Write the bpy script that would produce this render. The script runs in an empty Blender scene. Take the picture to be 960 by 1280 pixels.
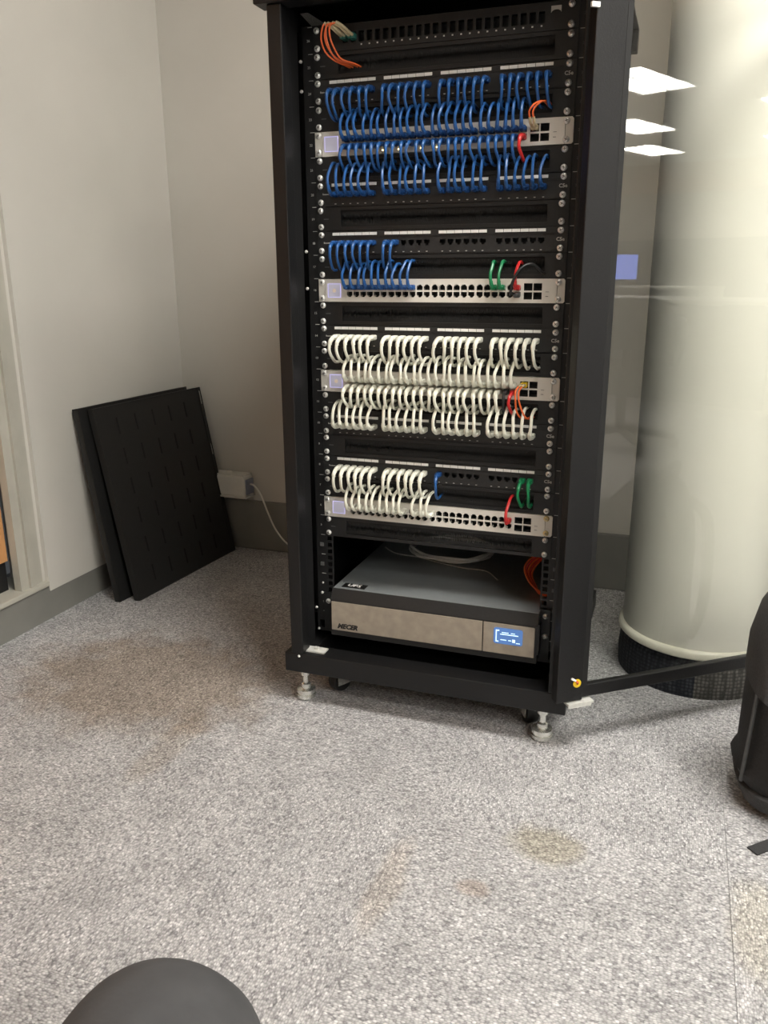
import bpy, bmesh, math, random
from mathutils import Vector, Matrix
random.seed(7)
S = bpy.context.scene
COL = S.collection
V = Vector
U = .04445
ZS = .41            # height of the unit grid's zero above the floor

# ------------------------------------------------------------------ camera
cam_d = bpy.data.cameras.new('camera'); cam = bpy.data.objects.new('camera', cam_d); COL.objects.link(cam)
cam_d.sensor_fit = 'VERTICAL'; cam_d.sensor_height = 36.0; cam_d.lens = 36.0 * 1036 / 1280
cam_d.clip_start = .02; cam_d.clip_end = 60
cr, cu, cf = V((.94302931, .33267266, -.00496153)), V((-.08793459, .26359553, .96061694)), V((-.32087883, .90545364, -.27783174))
cam.matrix_world = Matrix(((cr.x, cu.x, -cf.x, .448195), (cr.y, cu.y, -cf.y, -1.568459), (cr.z, cu.z, -cf.z, .910522), (0, 0, 0, 1)))
S.camera = cam

# ------------------------------------------------------------------ world, exposure, ceiling lamps
w = bpy.data.worlds.new('world'); S.world = w; w.use_nodes = True
w.node_tree.nodes['Background'].inputs[0].default_value = (.9, .95, 1, 1)
w.node_tree.nodes['Background'].inputs[1].default_value = .03
S.view_settings.view_transform = 'Standard'; S.view_settings.look = 'None'
S.view_settings.exposure = 1.03; S.view_settings.gamma = 1.0; S.view_settings.use_curve_mapping = False
LAMP = 20.0         # radiance of a ceiling lamp's diffuser
LAMP_COL = (1.0, .965, .90)
CEIL = 2.7
LAMPS = [(.98, -.62), (2.5, -2.5), (3.6, -3.9), (7.7, -2.5), (10.3, -3.4), (12.6, -3.9),
         (9.8, -1.35), (12.6, -1.85), (5.5, -3.6), (8.0, -4.6)]

# ------------------------------------------------------------------ materials
def mat(name, col, rough=.5, metal=0, noise=0, nscale=40, bump=0, emit=None, estr=0, spec=.5):
    m = bpy.data.materials.new(name); m.use_nodes = True
    nt = m.node_tree; b = nt.nodes['Principled BSDF']
    b.inputs['Base Color'].default_value = (*col, 1); b.inputs['Roughness'].default_value = rough
    b.inputs['Metallic'].default_value = metal; b.inputs['Specular IOR Level'].default_value = spec
    if noise or bump:
        tc = nt.nodes.new('ShaderNodeTexCoord'); n = nt.nodes.new('ShaderNodeTexNoise')
        n.inputs['Scale'].default_value = nscale; n.inputs['Detail'].default_value = 5
        nt.links.new(tc.outputs['Object'], n.inputs['Vector'])
        if noise:
            r = nt.nodes.new('ShaderNodeValToRGB')
            r.color_ramp.elements[0].position = .3; r.color_ramp.elements[1].position = .7
            r.color_ramp.elements[0].color = (*[c * (1 - noise) for c in col], 1)
            r.color_ramp.elements[1].color = (*[min(1, c * (1 + noise)) for c in col], 1)
            nt.links.new(n.outputs['Fac'], r.inputs[0]); nt.links.new(r.outputs[0], b.inputs['Base Color'])
        if bump:
            bp = nt.nodes.new('ShaderNodeBump'); bp.inputs['Strength'].default_value = bump; bp.inputs['Distance'].default_value = .002
            nt.links.new(n.outputs['Fac'], bp.inputs['Height']); nt.links.new(bp.outputs[0], b.inputs['Normal'])
    if emit:
        b.inputs['Emission Color'].default_value = (*emit, 1); b.inputs['Emission Strength'].default_value = estr
    return m
M = {}
M['rack'] = mat('black_powder_coat', (.0065, .0065, .007), .42, 0, .2, 300, .15, spec=.4)
M['rail'] = mat('black_rail', (.007, .007, .0075), .5, 0, .2, 200)
M['inside'] = mat('rack_inside', (.006, .006, .0065), .6, 0, .2, 100)
M['panel'] = mat('panel_black', (.010, .010, .0105), .5, 0, .2, 200, .1)
M['panel2'] = mat('patch_face', (.017, .017, .0175), .5, 0, .2, 200, .1)
M['bristle'] = mat('bristle_black', (.0095, .0095, .0095), .8, 0, .3, 400)
M['void'] = mat('port_black', (.003, .003, .003), .6, 0, .2, 100)
M['switch'] = mat('switch_paint', (.66, .63, .575), .38, 0, .03, 60)
M['label'] = mat('white_label', (.80, .80, .78), .6, 0, .06, 80)
M['print'] = mat('pale_print', (.52, .51, .48), .6, 0, .1, 80)
M['dimprint'] = mat('dim_print', (.10, .10, .10), .6, 0, .1, 80)
M['steel'] = mat('bright_steel', (.92, .91, .88), .30, .55, .08, 200)
M['recess'] = mat('screw_recess', (.10, .10, .10), .5, .6, .1, 100)
M['brass'] = mat('brass_screw', (.75, .60, .30), .3, .6, .08, 200)
M['blue'] = mat('blue_cable', (.014, .082, .26), .38, 0, .1, 60)
M['blueplug'] = mat('blue_plug', (.010, .062, .215), .45, 0, .1, 60)
M['white'] = mat('white_cable', (.70, .70, .60), .4, 0, .04, 60)
M['whiteplug'] = mat('white_plug', (.74, .74, .65), .45, 0, .04, 60)
M['green'] = mat('green_cable', (.008, .19, .07), .35, 0, .1, 60)
M['red'] = mat('red_cable', (.50, .022, .022), .35, 0, .1, 60)
M['orange'] = mat('orange_fibre', (.72, .13, .03), .4, 0, .1, 60)
M['black'] = mat('black_cable', (.012, .012, .012), .4, 0, .1, 60)
M['teal'] = mat('teal_connector', (.03, .16, .13), .4, 0, .1, 60)
M['beige'] = mat('beige_boot', (.50, .42, .26), .5, 0, .1, 60)
M['lcd'] = mat('lavender_screen', (.5, .49, .55), .3, 0, .02, 30, 0, (.62, .60, .80), .12)
M['lcdline'] = mat('lavender_line', (.4, .4, .6), .3, 0, .02, 30, 0, (.52, .48, .95), .45)
M['lcddot'] = mat('screen_mark', (.5, .4, .3), .3, 0, .02, 30, 0, (.70, .58, .46), .25)
M['led'] = mat('amber_led', (.9, .6, .2), .3, 0, .02, 30, 0, (1, .68, .22), 5)
M['upslcd'] = mat('blue_screen', (.05, .12, .3), .3, 0, .02, 30, 0, (.10, .22, .52), .30)
M['upstext'] = mat('screen_text', (.6, .8, .9), .3, 0, .02, 30, 0, (.55, .78, 1), .5)
M['upsface'] = mat('brushed_champagne', (.40, .35, .285), .42, .55, .10, 55, .05)
M['upstop'] = mat('grey_steel_lid', (.27, .292, .298), .42, .35, .04, 60)
M['sticker'] = mat('black_sticker', (.008, .008, .008), .4, 0, .1, 60)
M['zinc'] = mat('zinc_plate', (.80, .81, .77), .24, .85, .12, 120)
M['plate'] = mat('galvanised_plate', (.62, .62, .58), .5, .25, .1, 120)
M['yellow'] = mat('yellow_ring', (.85, .58, .02), .45, 0, .06, 60)
M['wall'] = mat('wall_paint', (.52, .497, .45), .75, 0, .025, 5, .05)
M['board'] = mat('board_paint', (.55, .53, .485), .7, 0, .025, 5, .05)
M['skirting'] = mat('grey_skirting', (.195, .192, .175), .5, 0, .06, 12, .05)
M['framegrey'] = mat('window_frame_paint', (.42, .405, .35), .45, 0, .06, 14)
M['wood'] = mat('brown_door', (.50, .25, .10), .5, 0, .2, 9)
M['ceiling'] = mat('ceiling_tile', (.60, .58, .52), .9, 0, .05, 60, .2)
M['column'] = mat('column_cream', (.86, .85, .755), .42, 0, .03, 4, .05)
M['ring'] = mat('column_ring', (.77, .75, .63), .35, 0, .04, 20)
M['pack'] = mat('backpack_nylon', (.009, .009, .0095), .7, 0, .3, 260, .5)
M['pack2'] = mat('backpack_grey', (.042, .042, .043), .75, 0, .3, 260, .5)
M['trouser'] = mat('grey_trousers', (.043, .043, .045), .85, 0, .12, 45, .4)
M['shoe'] = mat('shoe_leather', (.02, .018, .016), .45, 0, .2, 60)
M['strap'] = mat('black_webbing', (.030, .030, .031), .8, 0, .2, 400, .4)
M['shelf'] = mat('vented_black', (.0115, .0115, .0112), .5, 0, .2, 200, .1)
M['slot'] = mat('slot_black', (.0025, .0025, .0025), .7, 0, .2, 100)
M['plastic'] = mat('white_plastic', (.70, .69, .64), .4, 0, .03, 30)
M['bluegrey'] = mat('bluegrey_plastic', (.28, .30, .38), .45, 0, .05, 30)
M['desk'] = mat('desk_grey', (.45, .44, .40), .5, 0, .05, 12)
M['darkpanel'] = mat('dark_upholstery', (.035, .036, .038), .9, 0, .2, 60, .3)
M['tan'] = mat('tan_bulkhead', (.50, .33, .22), .7, 0, .06, 6)
M['monitor'] = mat('monitor_blue', (.05, .07, .2), .3, 0, .02, 30, 0, (.22, .33, 1.0), 2.6)
M['diffuser'] = mat('lamp_diffuser', (.9, .9, .88), .6, 0, .02, 30, 0, LAMP_COL, LAMP)
M['lampframe'] = mat('lamp_frame', (.7, .7, .68), .5, 0, .02, 30)
M['mesh'] = mat('grey_vent_mesh', (.16, .16, .15), .7, 0, .35, 500)

def glass():
    m = bpy.data.materials.new('door_glass'); m.use_nodes = True; nt = m.node_tree
    nt.nodes.remove(nt.nodes['Principled BSDF']); out = nt.nodes['Material Output']
    t = nt.nodes.new('ShaderNodeBsdfTransparent'); t.inputs[0].default_value = (.97, .975, .965, 1)
    g = nt.nodes.new('ShaderNodeBsdfGlossy'); g.inputs['Roughness'].default_value = .015
    f = nt.nodes.new('ShaderNodeFresnel'); f.inputs['IOR'].default_value = 1.52
    x = nt.nodes.new('ShaderNodeMixShader')
    ge = nt.nodes.new('ShaderNodeNewGeometry'); fr = nt.nodes.new('ShaderNodeMath'); fr.operation = 'SUBTRACT'; fr.inputs[0].default_value = 1
    nt.links.new(ge.outputs['Backfacing'], fr.inputs[1]); fm_ = nt.nodes.new('ShaderNodeMath'); fm_.operation = 'MULTIPLY'      # the sheet's two faces counted once, at its outer side
    nt.links.new(f.outputs[0], fm_.inputs[0]); nt.links.new(fr.outputs[0], fm_.inputs[1]); f2 = nt.nodes.new('ShaderNodeMath'); f2.operation = 'MULTIPLY'; f2.inputs[1].default_value = 1.9
    nt.links.new(fm_.outputs[0], f2.inputs[0])
    nt.links.new(f2.outputs[0], x.inputs[0]); nt.links.new(t.outputs[0], x.inputs[1]); nt.links.new(g.outputs[0], x.inputs[2])
    nt.links.new(x.outputs[0], out.inputs[0]); return m
M['glass'] = glass()

def carpet(name, stained=True, tint=1.0):
    """loop-pile carpet: rows of small loops, flecked greys; stains with a shape of their own"""
    m = bpy.data.materials.new(name); m.use_nodes = True; nt = m.node_tree; L = nt.links.new
    b = nt.nodes['Principled BSDF']; b.inputs['Roughness'].default_value = .95; b.inputs['Specular IOR Level'].default_value = .15
    def N(t, **k):
        n = nt.nodes.new(t)
        for a, v in k.items(): setattr(n, a, v)
        return n
    tc = N('ShaderNodeTexCoord'); mp = N('ShaderNodeMapping'); mp.inputs['Scale'].default_value = (300, 200, 200)
    L(tc.outputs['Object'], mp.inputs[0])
    vo = N('ShaderNodeTexVoronoi'); vo.inputs['Scale'].default_value = 1; vo.inputs['Randomness'].default_value = .7
    L(mp.outputs[0], vo.inputs['Vector'])
    sep = N('ShaderNodeSeparateColor'); L(vo.outputs['Color'], sep.inputs[0])
    ra = N('ShaderNodeValToRGB'); e = ra.color_ramp.elements
    e[0].position = 0; e[0].color = (.24, .237, .243, 1); e[1].position = 1; e[1].color = (.67, .665, .67, 1)
    k = e.new(.22); k.color = (.41, .406, .412, 1); k = e.new(.82); k.color = (.52, .514, .518, 1)
    L(sep.outputs[0], ra.inputs[0])
    geo = N('ShaderNodeNewGeometry')
    n2 = N('ShaderNodeTexNoise'); n2.inputs['Scale'].default_value = 9; n2.inputs['Detail'].default_value = 6; L(geo.outputs['Position'], n2.inputs['Vector'])
    r2 = N('ShaderNodeMapRange'); r2.inputs[1].default_value = .3; r2.inputs[2].default_value = .7; r2.inputs[3].default_value = .88; r2.inputs[4].default_value = 1.1
    L(n2.outputs['Fac'], r2.inputs[0])
    mu = N('ShaderNodeMix', data_type='RGBA', blend_type='MULTIPLY'); mu.inputs[0].default_value = 1
    L(ra.outputs[0], mu.inputs[6]); L(r2.outputs[0], mu.inputs[7])
    dk = N('ShaderNodeMapRange'); dk.inputs[1].default_value = .25; dk.inputs[2].default_value = .75; dk.inputs[3].default_value = 1.06; dk.inputs[4].default_value = .6
    L(vo.outputs['Distance'], dk.inputs[0])
    mu2 = N('ShaderNodeMix', data_type='RGBA', blend_type='MULTIPLY'); mu2.inputs[0].default_value = 1; L(mu.outputs[2], mu2.inputs[6]); L(dk.outputs[0], mu2.inputs[7])
    last = mu2.outputs[2]
    stains = [((-.66, -.10), (.36, .26), (.66, .565, .47), .85), ((.31, -.385), (.075, .05), (.80, .74, .58), .7), ((.09, -.56), (.03, .12), (.95, .87, .78), .6),
              ((.63, -.47), (.05, .12), (.98, .94, .82), .7), ((.22, -.52), (.03, .02), (.85, .68, .55), .5), ((-.45, -.33), (.04, .16), (.8, .72, .62), .5)]
    for (cx, cy), (rx, ry), tintc, amt in stains:
        mm = N('ShaderNodeMapping'); mm.inputs['Location'].default_value = (-cx / rx, -cy / ry, 0); mm.inputs['Scale'].default_value = (1 / rx, 1 / ry, 0)
        L(geo.outputs['Position'], mm.inputs[0])
        le = N('ShaderNodeVectorMath', operation='LENGTH'); L(mm.outputs[0], le.inputs[0])
        ns = N('ShaderNodeTexNoise'); ns.inputs['Scale'].default_value = 14; ns.inputs['Detail'].default_value = 6; L(geo.outputs['Position'], ns.inputs['Vector'])
        ad = N('ShaderNodeMath', operation='MULTIPLY_ADD'); ad.inputs[1].default_value = .9; L(ns.outputs['Fac'], ad.inputs[0]); L(le.outputs['Value'], ad.inputs[2])
        mr = N('ShaderNodeMapRange'); mr.inputs[1].default_value = 1.05; mr.inputs[2].default_value = 1.5; mr.inputs[3].default_value = amt; mr.inputs[4].default_value = 0
        L(ad.outputs[0], mr.inputs[0])
        mx = N('ShaderNodeMix', data_type='RGBA', blend_type='MULTIPLY'); L(mr.outputs[0], mx.inputs[0]); L(last, mx.inputs[6]); mx.inputs[7].default_value = (*tintc, 1)
        last = mx.outputs[2]
    L(last, b.inputs['Base Color'])
    inv = N('ShaderNodeMath', operation='SUBTRACT'); inv.inputs[0].default_value = 1; L(vo.outputs['Distance'], inv.inputs[1])
    bu = N('ShaderNodeBump'); bu.inputs['Strength'].default_value = .6; bu.inputs['Distance'].default_value = .003
    L(inv.outputs[0], bu.inputs['Height']); L(bu.outputs[0], b.inputs['Normal'])
    return m
M['carpet'] = carpet('carpet_loop_pile')

def weave(name, c0, c1):
    m = bpy.data.materials.new(name); m.use_nodes = True; nt = m.node_tree; L = nt.links.new; b = nt.nodes['Principled BSDF']
    b.inputs['Roughness'].default_value = .9
    tc = nt.nodes.new('ShaderNodeTexCoord'); vo = nt.nodes.new('ShaderNodeTexVoronoi'); vo.inputs['Scale'].default_value = 120; vo.inputs['Randomness'].default_value = .25
    L(tc.outputs['Object'], vo.inputs['Vector'])
    ra = nt.nodes.new('ShaderNodeValToRGB'); ra.color_ramp.elements[0].color = (*c0, 1); ra.color_ramp.elements[1].color = (*c1, 1)
    ra.color_ramp.elements[0].position = .1; ra.color_ramp.elements[1].position = .6
    L(vo.outputs['Distance'], ra.inputs[0]); L(ra.outputs[0], b.inputs['Base Color'])
    bu = nt.nodes.new('ShaderNodeBump'); bu.inputs['Strength'].default_value = .6; bu.inputs['Distance'].default_value = .003
    L(vo.outputs['Distance'], bu.inputs['Height']); bu.invert = True; L(bu.outputs[0], b.inputs['Normal'])
    return m
M['skirt'] = weave('dark_carpet_skirt', (.050, .055, .066), (.010, .012, .018))
M['skirt2'] = weave('olive_carpet_skirt', (.16, .155, .14), (.045, .044, .04))

# ------------------------------------------------------------------ mesh helpers
class MB:
    def __init__(s): s.v = []; s.f = []; s.mi = []; s.sm = []
    def _add(s, vs, fs, mi=0, sm=False):
        o = len(s.v); s.v += [tuple(v) for v in vs]
        for f in fs: s.f.append([o + i for i in f]); s.mi.append(mi); s.sm.append(sm)
    def box(s, x0, x1, y0, y1, z0, z1, mi=0, ch=0):
        if ch:
            return s.prism([(x0 + ch, z0), (x1 - ch, z0), (x1, z0 + ch), (x1, z1 - ch), (x1 - ch, z1), (x0 + ch, z1), (x0, z1 - ch), (x0, z0 + ch)], y0, y1, mi)
        vs = [(x, y, z) for z in (z0, z1) for y in (y0, y1) for x in (x0, x1)]
        s._add(vs, [(0, 2, 3, 1), (4, 5, 7, 6), (0, 1, 5, 4), (2, 6, 7, 3), (0, 4, 6, 2), (1, 3, 7, 5)], mi); return s
    def prism(s, pts, y0, y1, mi=0):
        """outline in x,z (counter-clockwise seen from -y), extruded along y"""
        n = len(pts); vs = [(p[0], y0, p[1]) for p in pts] + [(p[0], y1, p[1]) for p in pts]
        fs = [list(range(n)), list(range(2 * n - 1, n - 1, -1))] + [(i, i + n, (i + 1) % n + n, (i + 1) % n) for i in range(n)]
        s._add(vs, fs, mi); return s
    def lathe(s, prof, c=(0, 0, 0), axis='z', n=16, mi=0, sm=True):
        vs = []; fs = []; k = len(prof)
        for i in range(n):
            a = 2 * math.pi * i / n; ca, sa = math.cos(a), math.sin(a)
            for r, h in prof:
                p = {'z': (r * ca, r * sa, h), 'y': (r * ca, h, -r * sa), 'x': (h, r * ca, r * sa)}[axis]
                vs.append((p[0] + c[0], p[1] + c[1], p[2] + c[2]))
        for i in range(n):
            j = (i + 1) % n
            for q in range(k - 1): fs.append((i * k + q, j * k + q, j * k + q + 1, i * k + q + 1))
        s._add(vs, fs, mi, sm)
        if prof[0][0] > 1e-6: s._add([vs[i * k] for i in range(n)], [list(range(n - 1, -1, -1))], mi)
        if prof[-1][0] > 1e-6: s._add([vs[i * k + k - 1] for i in range(n)], [list(range(n))], mi)
        return s
    def tube(s, pts, r, n=6, sub=5, mi=0, closed=False):
        P = [V(p) for p in pts]
        if sub > 1:
            Q = []; m = len(P)
            for i in range(m - 1):
                p0, p1, p2, p3 = P[max(i - 1, 0)], P[i], P[i + 1], P[min(i + 2, m - 1)]
                for k in range(sub):
                    t = k / sub
                    Q.append(.5 * ((2 * p1) + (p2 - p0) * t + (2 * p0 - 5 * p1 + 4 * p2 - p3) * t * t + (3 * p1 - p0 - 3 * p2 + p3) * t ** 3))
            Q.append(P[-1]); P = Q
        R = r if callable(r) else (lambda t: r)
        t0 = (P[1] - P[0]).normalized(); nn = t0.orthogonal().normalized(); vs = []; fs = []
        for i, p in enumerate(P):
            t = (P[min(i + 1, len(P) - 1)] - P[max(i - 1, 0)])
            t = t.normalized() if t.length > 1e-9 else t0
            nn = (nn - t * nn.dot(t)); nn = nn.normalized() if nn.length > 1e-9 else t.orthogonal().normalized()
            bb = t.cross(nn); rr = R(i / (len(P) - 1))
            for k in range(n):
                a = 2 * math.pi * k / n; vs.append(p + nn * (rr * math.cos(a)) + bb * (rr * math.sin(a)))
        for i in range(len(P) - 1):
            for k in range(n): fs.append((i * n + k, i * n + (k + 1) % n, (i + 1) * n + (k + 1) % n, (i + 1) * n + k))
        s._add(vs, fs, mi, True)
        s._add(vs[:n], [list(range(n - 1, -1, -1))], mi); s._add(vs[-n:], [list(range(n))], mi); return s
    def xf(s, fn): s.v = [tuple(fn(V(v))) for v in s.v]; return s
    def mesh(s, name, *mats):
        me = bpy.data.meshes.new(name); me.from_pydata(s.v, [], s.f)
        for m in mats: me.materials.append(M[m])
        me.polygons.foreach_set('material_index', s.mi); me.polygons.foreach_set('use_smooth', s.sm)
        me.update()
        if any(s.sm): me.set_sharp_from_angle(angle=.75)
        return me
def ob(name, data, parent=None, loc=(0, 0, 0), rot=(0, 0, 0), **props):
    o = bpy.data.objects.new(name, data); COL.objects.link(o); o.location = loc; o.rotation_euler = rot
    if parent: o.parent = parent
    for k, v in props.items(): o[k] = v
    return o
def thing(name, label, cat, loc=(0, 0, 0), rotz=0, group=None, data=None):
    o = ob(name, data, None, loc, (0, 0, rotz)); o['label'] = label; o['category'] = cat
    if group: o['group'] = group
    return o
def part(name, mb, mats, parent, loc=(0, 0, 0), rot=(0, 0, 0), **props):
    return ob(name, mb.mesh(name, *([mats] if isinstance(mats, str) else mats)), parent, loc, rot, **props)
def struct(name, mb, mats, **props):
    return part(name, mb, mats, None, kind='structure', **props)
def bevel(o, wd, seg=2):
    m = o.modifiers.new('bevel', 'BEVEL'); m.width = wd; m.segments = seg; m.limit_method = 'ANGLE'; m.angle_limit = .7
def text_mesh(txt, size, mname, shear=0, bold=0, depth=.0002):
    c = bpy.data.curves.new('text', 'FONT'); c.body = txt; c.size = size; c.shear = shear; c.offset = bold; c.extrude = depth; c.align_x = 'CENTER'; c.align_y = 'CENTER'; c.resolution_u = 2
    o = bpy.data.objects.new('text', c); COL.objects.link(o); bpy.context.view_layer.update()
    me = bpy.data.meshes.new_from_object(o.evaluated_get(bpy.context.evaluated_depsgraph_get()))
    bpy.data.objects.remove(o); bpy.data.curves.remove(c)
    me.materials.clear(); me.materials.append(M[mname]); return me
FRONT = (math.pi / 2, 0, 0)        # text standing up, facing -y

# ------------------------------------------------------------------ the room
XL, YB, XR, YF = -1.12, .84, 15.0, -7.0
floor = struct('floor', MB().box(XL - .4, XR, YF, YB, -.09, -.010), 'carpet', label='grey flecked loop pile carpet laid in square tiles')
TS = .5; tile_me = None
tb = MB(); h = TS / 2 - .00035
tb._add([(-h, -h, 0), (h, -h, 0), (h, h, 0), (-h, h, 0), (-h, -h, -.009), (h, -h, -.009), (h, h, -.009), (-h, h, -.009)],
        [(0, 1, 2, 3), (0, 4, 5, 1), (1, 5, 6, 2), (2, 6, 7, 3), (3, 7, 4, 0)])
tile_me = tb.mesh('carpet_tile', 'carpet')
for i in range(-3, 6):
    for j in range(-6, 3):
        cx, cy = .09 + (i + .5) * TS, -.36 + (j + .5) * TS
        ob('carpet_tile', tile_me, floor, (cx, cy, -.0003 * ((i * 7 + j * 3) % 3)), (0, 0, math.pi / 2 * ((i + j) % 2) + (math.pi if (i * 3 + j) % 4 > 1 else 0)))
struct('ceiling', MB().box(XL - .4, XR, YF, YB, CEIL, CEIL + .06), 'ceiling')
struct('wall_back', MB().box(XL - .4, XR, YB, YB + .12, -.09, CEIL), 'wall')
struct('wall_front', MB().box(XL - .4, XR, YF - .12, YF, -.09, CEIL), 'wall')
struct('wall_right', MB().box(XR, XR + .12, YF, YB, -.09, CEIL), 'wall')
wl = MB().box(XL - .012, XL, .122, YB, .078, CEIL)            # painted board standing proud of the skirting
wl.box(XL - .12, XL - .012, .112, YB, -.09, CEIL)
wl.box(XL - .12, XL - .02, YF, -2.6, -.09, CEIL)
wl.box(XL - .12, XL - .02, -2.6, .112, 2.2, CEIL); wl.box(XL - .12, XL - .02, -2.6, .112, -.09, .1)
struct('wall_left', wl, 'board')
bl = MB().box(XL - .012, XL - .002, .122, YB, 0, .0765)
bl.box(XL - .02, XL - .002, YF, .122, 0, .094)
struct('baseboard_left', bl, 'skirting')
o = struct('baseboard_back', MB().box(XL, XR, YB - .014, YB, 0, .172), 'skirting'); bevel(o, .004)
wf = MB()
wf.box(XL - .034, XL - .012, .034, .112, .108, 2.2); wf.box(XL - .012, XL - .004, .062, .080, .108, 2.2)       # post and its bead
wf.box(XL - .055, XL - .012, -2.6, -2.52, .108, 2.2); wf.box(XL - .055, XL - .012, -2.52, .028, 2.12, 2.2)
win = struct('window_1', wf, 'framegrey')
o = part('sill', MB().box(XL - .13, XL + .004, -2.6, .121, .094, .108), 'framegrey', win); bevel(o, .003)
struct('door_1', MB().box(XL - .075, XL - .045, -2.5, .034, .19, 2.12), 'wood', label='brown wooden leaf seen beyond the cream frame')
part('gap_shade', MB().box(XL - .077, XL - .055, -2.5, .034, .108, .19), 'inside', bpy.data.objects['door_1'])  # black board standing in for the shade in the gap below the leaf
struct('trim_1', MB().box(XR - .5, XR, YF, YB, 2.25, CEIL), 'tan')

LAMP_SAYS = ['louvre ceiling light nearest the column and the open rack door', 'louvre ceiling light over the open floor right of the backpack', 'louvre ceiling light behind the seated person, off to the right',
             'largest louvre ceiling light mirrored in the glass door', 'middle one of three louvre lights mirrored in the glass door', 'lowest of three louvre lights mirrored in the glass door',
             'upper louvre light mirrored on the column at the picture edge', 'lower louvre light mirrored on the column at the picture edge', 'louvre ceiling light above the nearest office desk', 'louvre ceiling light far off over the middle of the office']
for k, (lx, ly) in enumerate(LAMPS):
    t = thing('ceiling_light', LAMP_SAYS[k], 'ceiling light', (lx, ly, CEIL), .17, 'recessed louvre lights in the office ceiling')
    if k == 0:
        f = MB().box(-.62, .62, -.32, -.29, -.02, 0).box(-.62, .62, .29, .32, -.02, 0).box(-.62, -.59, -.29, .29, -.02, 0).box(.59, .62, -.29, .29, -.02, 0)
        f.box(-.59, .59, -.008, .008, -.018, 0); f.box(-.2, -.19, -.29, .29, -.016, 0); f.box(.19, .2, -.29, .29, -.016, 0)
        lf = f.mesh('frame', 'lampframe'); ld = MB().box(-.59, .59, -.29, .29, -.010, -.002).mesh('diffuser', 'diffuser')
    ob('frame', lf, t); ob('diffuser', ld, t)

# ------------------------------------------------------------------ column
CX, CY = .54, .385
c = thing('column', 'thick round cream column with a dark carpeted foot behind the glass door', 'column', (CX, CY, 0))
part('shaft', MB().lathe([(.168, .10), (.168, CEIL)], n=64), 'column', c)
part('ring', MB().lathe([(.160, .093), (.174, .093), (.178, .097), (.178, .106), (.173, .112), (.166, .114)], n=64), 'ring', c)
for a0, a1, mm in ((-270, -90, 'skirt'), (-90, 90, 'skirt2')):      # two lengths of carpet wrapped round the foot, meeting at the front
    m_ = MB(); vs = []; fs = []
    for k in range(33):
        a = math.radians(a0 + (a1 - a0) * k / 32)
        for rr, zz in ((.172, 0), (.174, .04), (.171, .080), (.166, .094), (.158, .094), (.158, 0)): vs.append((rr * math.cos(a), rr * math.sin(a), zz))
    for k in range(32):
        for q in range(5): fs.append((k * 6 + q, k * 6 + 6 + q, k * 6 + 7 + q, k * 6 + 1 + q))
    m_._add(vs, fs, 0, True); part('carpet_skirt', m_, mm, c)

# ------------------------------------------------------------------ server rack
R = thing('server_rack', 'tall open black equipment rack on silver levelling feet', 'rack', (0, 0, 0))
YFR, YRR = -.09, .50
Z0, Z1, ZT = .076, .12, 1.362
b = MB().box(-.306, .297, YFR, YFR + .05, Z0, Z1).box(-.306, .297, YRR - .05, YRR, Z0, Z1).box(-.306, -.25, YFR + .05, YRR - .05, Z0, Z1).box(.25, .297, YFR + .05, YRR - .05, Z0, Z1)
b.box(-.25, .25, YFR + .05, YRR - .05, Z0 + .004, Z0 + .008)
o = part('base_frame', b, 'rack', R); bevel(o, .002)
b = MB().box(-.312, .303, YFR - .008, YFR + .036, ZT, ZT + .05).box(-.312, .303, YFR + .036, YRR + .005, ZT + .042, ZT + .05).box(-.312, .303, YRR - .03, YRR + .005, ZT, ZT + .042)
o = part('top_cap', b, 'rack', R); bevel(o, .002)
for sx in (-1, 1):
    for (y0, y1) in ((YFR, YFR + .035), (YRR - .035, YRR)):
        bb = MB()
        bb.box(*sorted((sx * .290, sx * .262)), y0, y1, Z1, ZT)
        o = part('post', bb, 'rack', R); bevel(o, .002)
    # punched mounting strip behind the front post
    bb = MB().box(*sorted((sx * .286, sx * .268)), YFR + .035, -.012, Z1, ZT)
    part('side_strip', bb, 'rail', R)
    sp = MB().box(*sorted((sx * .2915, sx * .2895)), -.012, YRR - .035, Z1, ZT)
    sp.box(*sorted((sx * .2915, sx * .2895)), YFR + .03, YRR - .03, ZT, ZT + .042); part('side_panel', sp, 'rack', R)
part('back_panel', MB().box(-.29, .29, YRR - .006, YRR - .002, Z1, ZT), 'inside', R)
# rails with square holes between the panels' ears
for sx in (-1, 1):
    for yy in (.0008, .40):
        rl = MB(); x0, x1 = sorted((sx * .2245, sx * .266))
        hx0, hx1 = sorted((sx * .228, sx * .238))
        zb, zt = ZS - 5.5 * U, ZS + 21.04 * U
        rl.box(x0, hx0, yy, yy + .002, zb, zt); rl.box(hx1, x1, yy, yy + .002, zb, zt)
        z = zb
        for u in range(-5, 21):
            for q in (.17, .5, .83):
                c0 = ZS + (u + q) * U; rl.box(hx0, hx1, yy, yy + .002, z, c0 - .0048); z = c0 + .0048
        rl.box(hx0, hx1, yy, yy + .002, z, zt)
        xs = sx * .266; rl.box(*sorted((xs, xs - sx * .002)), yy, yy + .04, zb, zt)
        rl.box(*sorted((xs, sx * .29)), yy + .03, yy + .032, zb, zt)
        o = part('rail', rl, 'rail', R)
        if yy < .1:
            tk = MB()
            for u in range(-5, 22): tk.box(*sorted((sx * .2435, sx * .2525)), yy - .0004, yy, ZS + u * U - .0005, ZS + u * U + .0005)
            part('unit_marks', tk, 'print', o, kind='stuff')
            for u in range(-5, 21):
                num = u + 6
                ob('unit_number', text_mesh(str(num), .0062, 'dimprint' if sx > 0 else 'print'), o, (sx * .2515, yy - .0003, ZS + (u + .5) * U), FRONT)
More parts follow.
